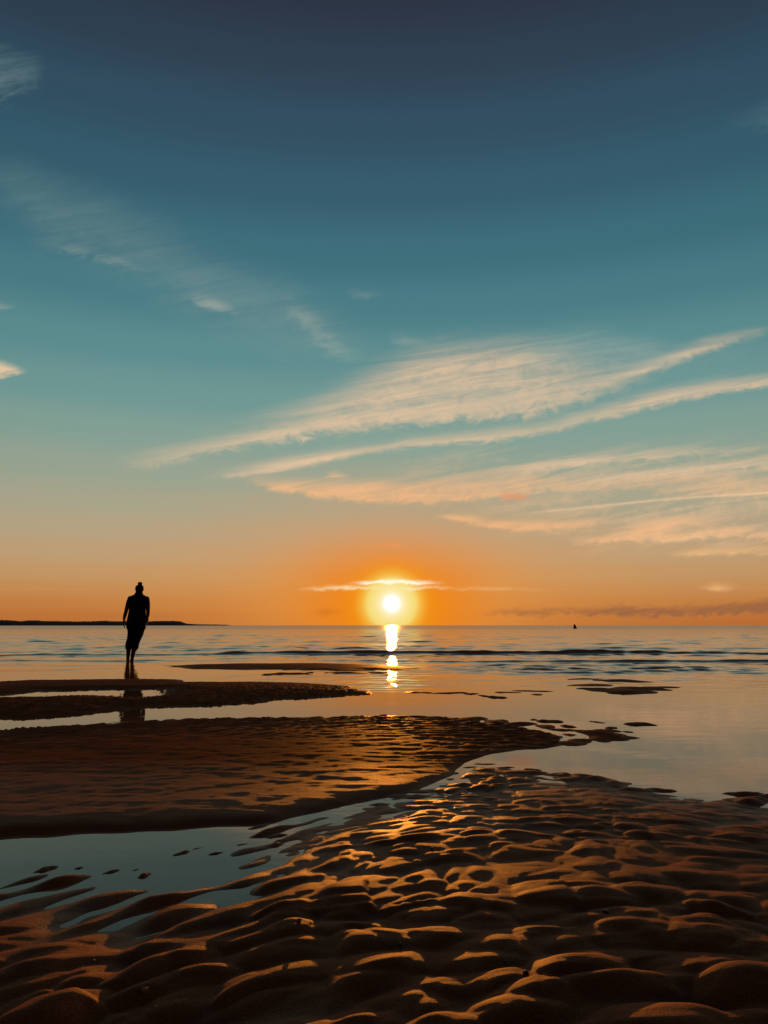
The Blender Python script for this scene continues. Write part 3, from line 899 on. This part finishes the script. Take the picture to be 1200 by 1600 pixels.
    ball(bm, (hx - 0.002, -0.050, hz - 0.040), 0.066, 0.050, 0.058)
    hair = fuse('hair', bm, hair_m, root, 0.010, 4)
    bm = bmesh.new()
    bx_, bz_ = k(570, 176)
    ball(bm, (bx_, -0.03, bz_ - 0.004), 0.047, 0.044, 0.036)
    ball(bm, (bx_ - 0.022, -0.026, bz_ + 0.008), 0.030, 0.030, 0.022)
    tube(bm, [(bx_ - 0.020, -0.03, bz_ + 0.010, 0.014), (bx_ - 0.046, -0.03, bz_ + 0.016, 0.008)], 8)
    tube(bm, [(bx_, -0.028, bz_ - 0.055, 0.042), (bx_, -0.03, bz_ - 0.015, 0.040)], 12)
    fuse('hair_bun', bm, hair_m, hair, 0.007, 2)
    # top: loose, short sleeves with turned cuffs, hem over the hips
    bm = bmesh.new()
    tube(bm, [q(553, 322, -0.004, 0.062, 0.062), q(553, 342, -0.004, 0.115, 0.076), q(552, 366, -0.006, 0.160, 0.090), q(552, 400, -0.008, 0.192, 0.112), q(548, 470, -0.010, 0.176, 0.122), q(543, 545, -0.004, 0.172, 0.122), q(541, 610, 0.0, 0.186, 0.130), q(540, 680, -0.006, 0.200, 0.146), q(538, 745, -0.004, 0.200, 0.148), q(537, 775, -0.004, 0.198, 0.146)], 28)
    tube(bm, [q(490, 366, -0.004, 0.062, 0.078), q(446, 386, -0.004, 0.056, 0.070), q(432, 412, -0.005, 0.052, 0.064)], 16)
    tube(bm, [q(616, 370, -0.004, 0.062, 0.078), q(658, 394, -0.004, 0.056, 0.070), q(672, 430, -0.008, 0.052, 0.064)], 16)
    shirt = fuse('short_sleeved_top', bm, shirt_m, root, 0.010, 3)
    for pts in ([q(434, 404, -0.005, 0.054, 0.066), q(431, 414, -0.005, 0.054, 0.066)], [q(669, 420, -0.006, 0.054, 0.066), q(672, 432, -0.008, 0.054, 0.066)]):
        bm = bmesh.new()
        tube(bm, pts, 18)
        fuse('sleeve_cuff', bm, shirt_m, shirt, 0.008, 2)
    # cropped trousers
    bm = bmesh.new()
    tube(bm, [q(538, 690, 0.0, 0.190, 0.138), q(537, 770, 0.0, 0.188, 0.138), q(534, 810, 0.0, 0.170, 0.125)], 28)
    tube(bm, [q(494, 770, 0.0, 0.112, 0.122), q(488, 850, 0.004, 0.093, 0.102), q(472, 930, 0.010, 0.080, 0.086), q(459, 985, 0.000, 0.080, 0.082), q(453, 1015, -0.006, 0.076, 0.080), q(453, 1046, -0.012, 0.066, 0.074)], 20)
    tube(bm, [q(584, 770, 0.0, 0.112, 0.122), q(574, 850, -0.006, 0.100, 0.104), q(558, 930, -0.026, 0.080, 0.084), q(552, 985, -0.060, 0.072, 0.076), q(552, 1015, -0.078, 0.076, 0.080), q(550, 1046, -0.095, 0.068, 0.074)], 20)
    fuse('cropped_trousers', bm, trou_m, root, 0.009, 3)
    return root


build_person()


# ------------------------------------------------------------------ buoy on the horizon
def build_buoy():
    m, w, b = material('weathered_buoy_paint')
    nt = m.node_tree
    tc = nt.nodes.new('ShaderNodeTexCoord')
    n = w.noise(tc.outputs['Object'], 3.0, 4.0, 0.6)
    nt.links.new(w.ramp(n, [(0.3, (0.020, 0.012, 0.010, 1)), (0.7, (0.040, 0.022, 0.016, 1))])[0], b.inputs['Base Color'])
    b.inputs['Roughness'].default_value = 0.7
    x, y = at(898.5, 982.2)
    root = bpy.data.objects.new('buoy', None)
    root.location = (x, y, 0)
    root.rotation_euler = (0, math.radians(-6), 0)
    COL.objects.link(root)
    root['label'] = 'small dark buoy floating just below the horizon, right of the sun'
    root['category'] = 'buoy'

    def turned(name, prof, n=18):
        vs, fs = [], []
        for r, z in prof:
            for i in range(n):
                t = 2 * math.pi * i / n
                vs.append((r * math.cos(t), r * math.sin(t), z))
        for j in range(len(prof) - 1):
            for i in range(n):
                fs.append((j * n + i, j * n + (i + 1) % n, (j + 1) * n + (i + 1) % n, (j + 1) * n + i))
        fs.append(tuple(range(n))[::-1])
        fs.append(tuple((len(prof) - 1) * n + i for i in range(n)))
        return mesh_obj(name, vs, fs, m, root)
    turned('float', [(0.10, -0.45), (0.36, -0.25), (0.44, -0.05), (0.44, 0.10), (0.38, 0.18), (0.30, 0.22)])
    turned('tower', [(0.29, 0.2205), (0.30, 0.45), (0.27, 0.62), (0.22, 0.66)])
    turned('top_mark', [(0.16, 0.6605), (0.22, 0.70), (0.23, 0.80), (0.18, 0.88), (0.06, 0.92)])


build_buoy()


# ------------------------------------------------------------------ pebbles and shell bits lying on the sand
def build_bits():
    def bit_mat(name, c0, c1):
        m, w, b = material(name)
        nt = m.node_tree
        tc = nt.nodes.new('ShaderNodeTexCoord')
        n = w.noise(tc.outputs['Object'], 120.0, 4.0, 0.6)
        nt.links.new(w.ramp(n, [(0.3, c0), (0.7, c1)])[0], b.inputs['Base Color'])
        b.inputs['Roughness'].default_value = 0.5
        return m
    dark = bit_mat('dark_stone', (0.020, 0.014, 0.012, 1), (0.045, 0.030, 0.024, 1))
    pale = bit_mat('pale_shell', (0.55, 0.45, 0.36, 1), (0.72, 0.62, 0.50, 1))
    tan = bit_mat('tan_stone', (0.26, 0.14, 0.07, 1), (0.38, 0.21, 0.11, 1))
    items = [
        ('pebble', dark, 947, 1425, .014, .010, .006, 'flat dark pebble lying on a mound, lower right', 'pebble'),
        ('pebble', dark, 822, 1521, .011, .008, .006, 'dark pebble in the hollow below the largest mound', 'pebble'),
        ('pebble', dark, 626, 1479, .006, .006, .010, 'upright dark bit on the ridge tip, right one of the pair', 'pebble'),
        ('pebble', dark, 609, 1481, .004, .005, .009, 'thin dark bit on the ridge tip, left one of the pair', 'pebble'),
        ('pebble', tan, 467, 1440, .010, .008, .010, 'tan pebble catching the sun left of the centre ridges', 'pebble'),
        ('shell_fragment', pale, 147, 1501, .004, .004, .003, 'tiny pale shell fragment, lower left', 'shell'),
        ('pebble', tan, 226, 1551, .009, .008, .012, 'upright tan pebble near the bottom edge, left', 'pebble'),
        ('shell_fragment', pale, 243, 1573, .003, .003, .003, 'pale shell speck close under the upright tan pebble', 'shell'),
        ('pebble', dark, 675, 1328, .009, .006, .009, 'small dark pebble on a lit ripple right of centre', 'pebble'),
        ('shell_fragment', pale, 842, 1288, .004, .004, .018, 'pale shell sliver standing upright on the right-hand ripples', 'shell'),
        ('shell_fragment', pale, 856, 1306, .010, .007, .007, 'sunlit shell lying just below the upright sliver', 'shell'),
        ('shell_fragment', pale, 907, 1466, .003, .003, .005, 'tiny pale speck of shell beside the right-hand mound', 'shell'),
        ('pebble', dark, 789, 1503, .006, .005, .004, 'small dark pebble up left of the hollow one', 'pebble'),
    ]
    rnd = random.Random(5)
    for name, mat, u, v, rx, ry, rz, label, cat in items:
        # walk along the line of sight down to the sand
        d = ray(u, v)
        ts = np.linspace(0.6, 1.05, 900) * (-H / d[2])
        px, py, pz = d[0] * ts, d[1] * ts, H + d[2] * ts
        hit = np.argmax(pz <= sand_height(px, py))
        x, y = px[hit], py[hit]
        z = float(sand_height(np.array([x, x]), np.array([y, y]))[0])
        rx, ry, rz = rx * 0.6, ry * 0.6, rz * 0.5
        bm = bmesh.new()
        bmesh.ops.create_icosphere(bm, subdivisions=3, radius=1.0)
        ox = rnd.random() * 9
        for vv in bm.verts:
            c = vv.co
            k = 1 + 0.16 * math.sin(c.x * 2.7 + ox) + 0.12 * math.sin(c.y * 3.3 + ox * 2) + 0.10 * math.sin(c.z * 4.1 + ox * 3)
            vv.co = Vector((c.x * rx * k, c.y * ry * k, c.z * rz * k))
        me = bpy.data.meshes.new(name)
        bm.to_mesh(me); bm.free()
        me.polygons.foreach_set('use_smooth', [True] * len(me.polygons))
        me.materials.append(mat)
        o = bpy.data.objects.new(name, me)
        o.location = (x, y, z + rz * 0.55)
        o.rotation_euler = (0, 0, rnd.random() * 3)
        o['label'] = label
        o['category'] = cat
        o['group'] = 'pebbles and shell bits on the sand'
        COL.objects.link(o)


build_bits()
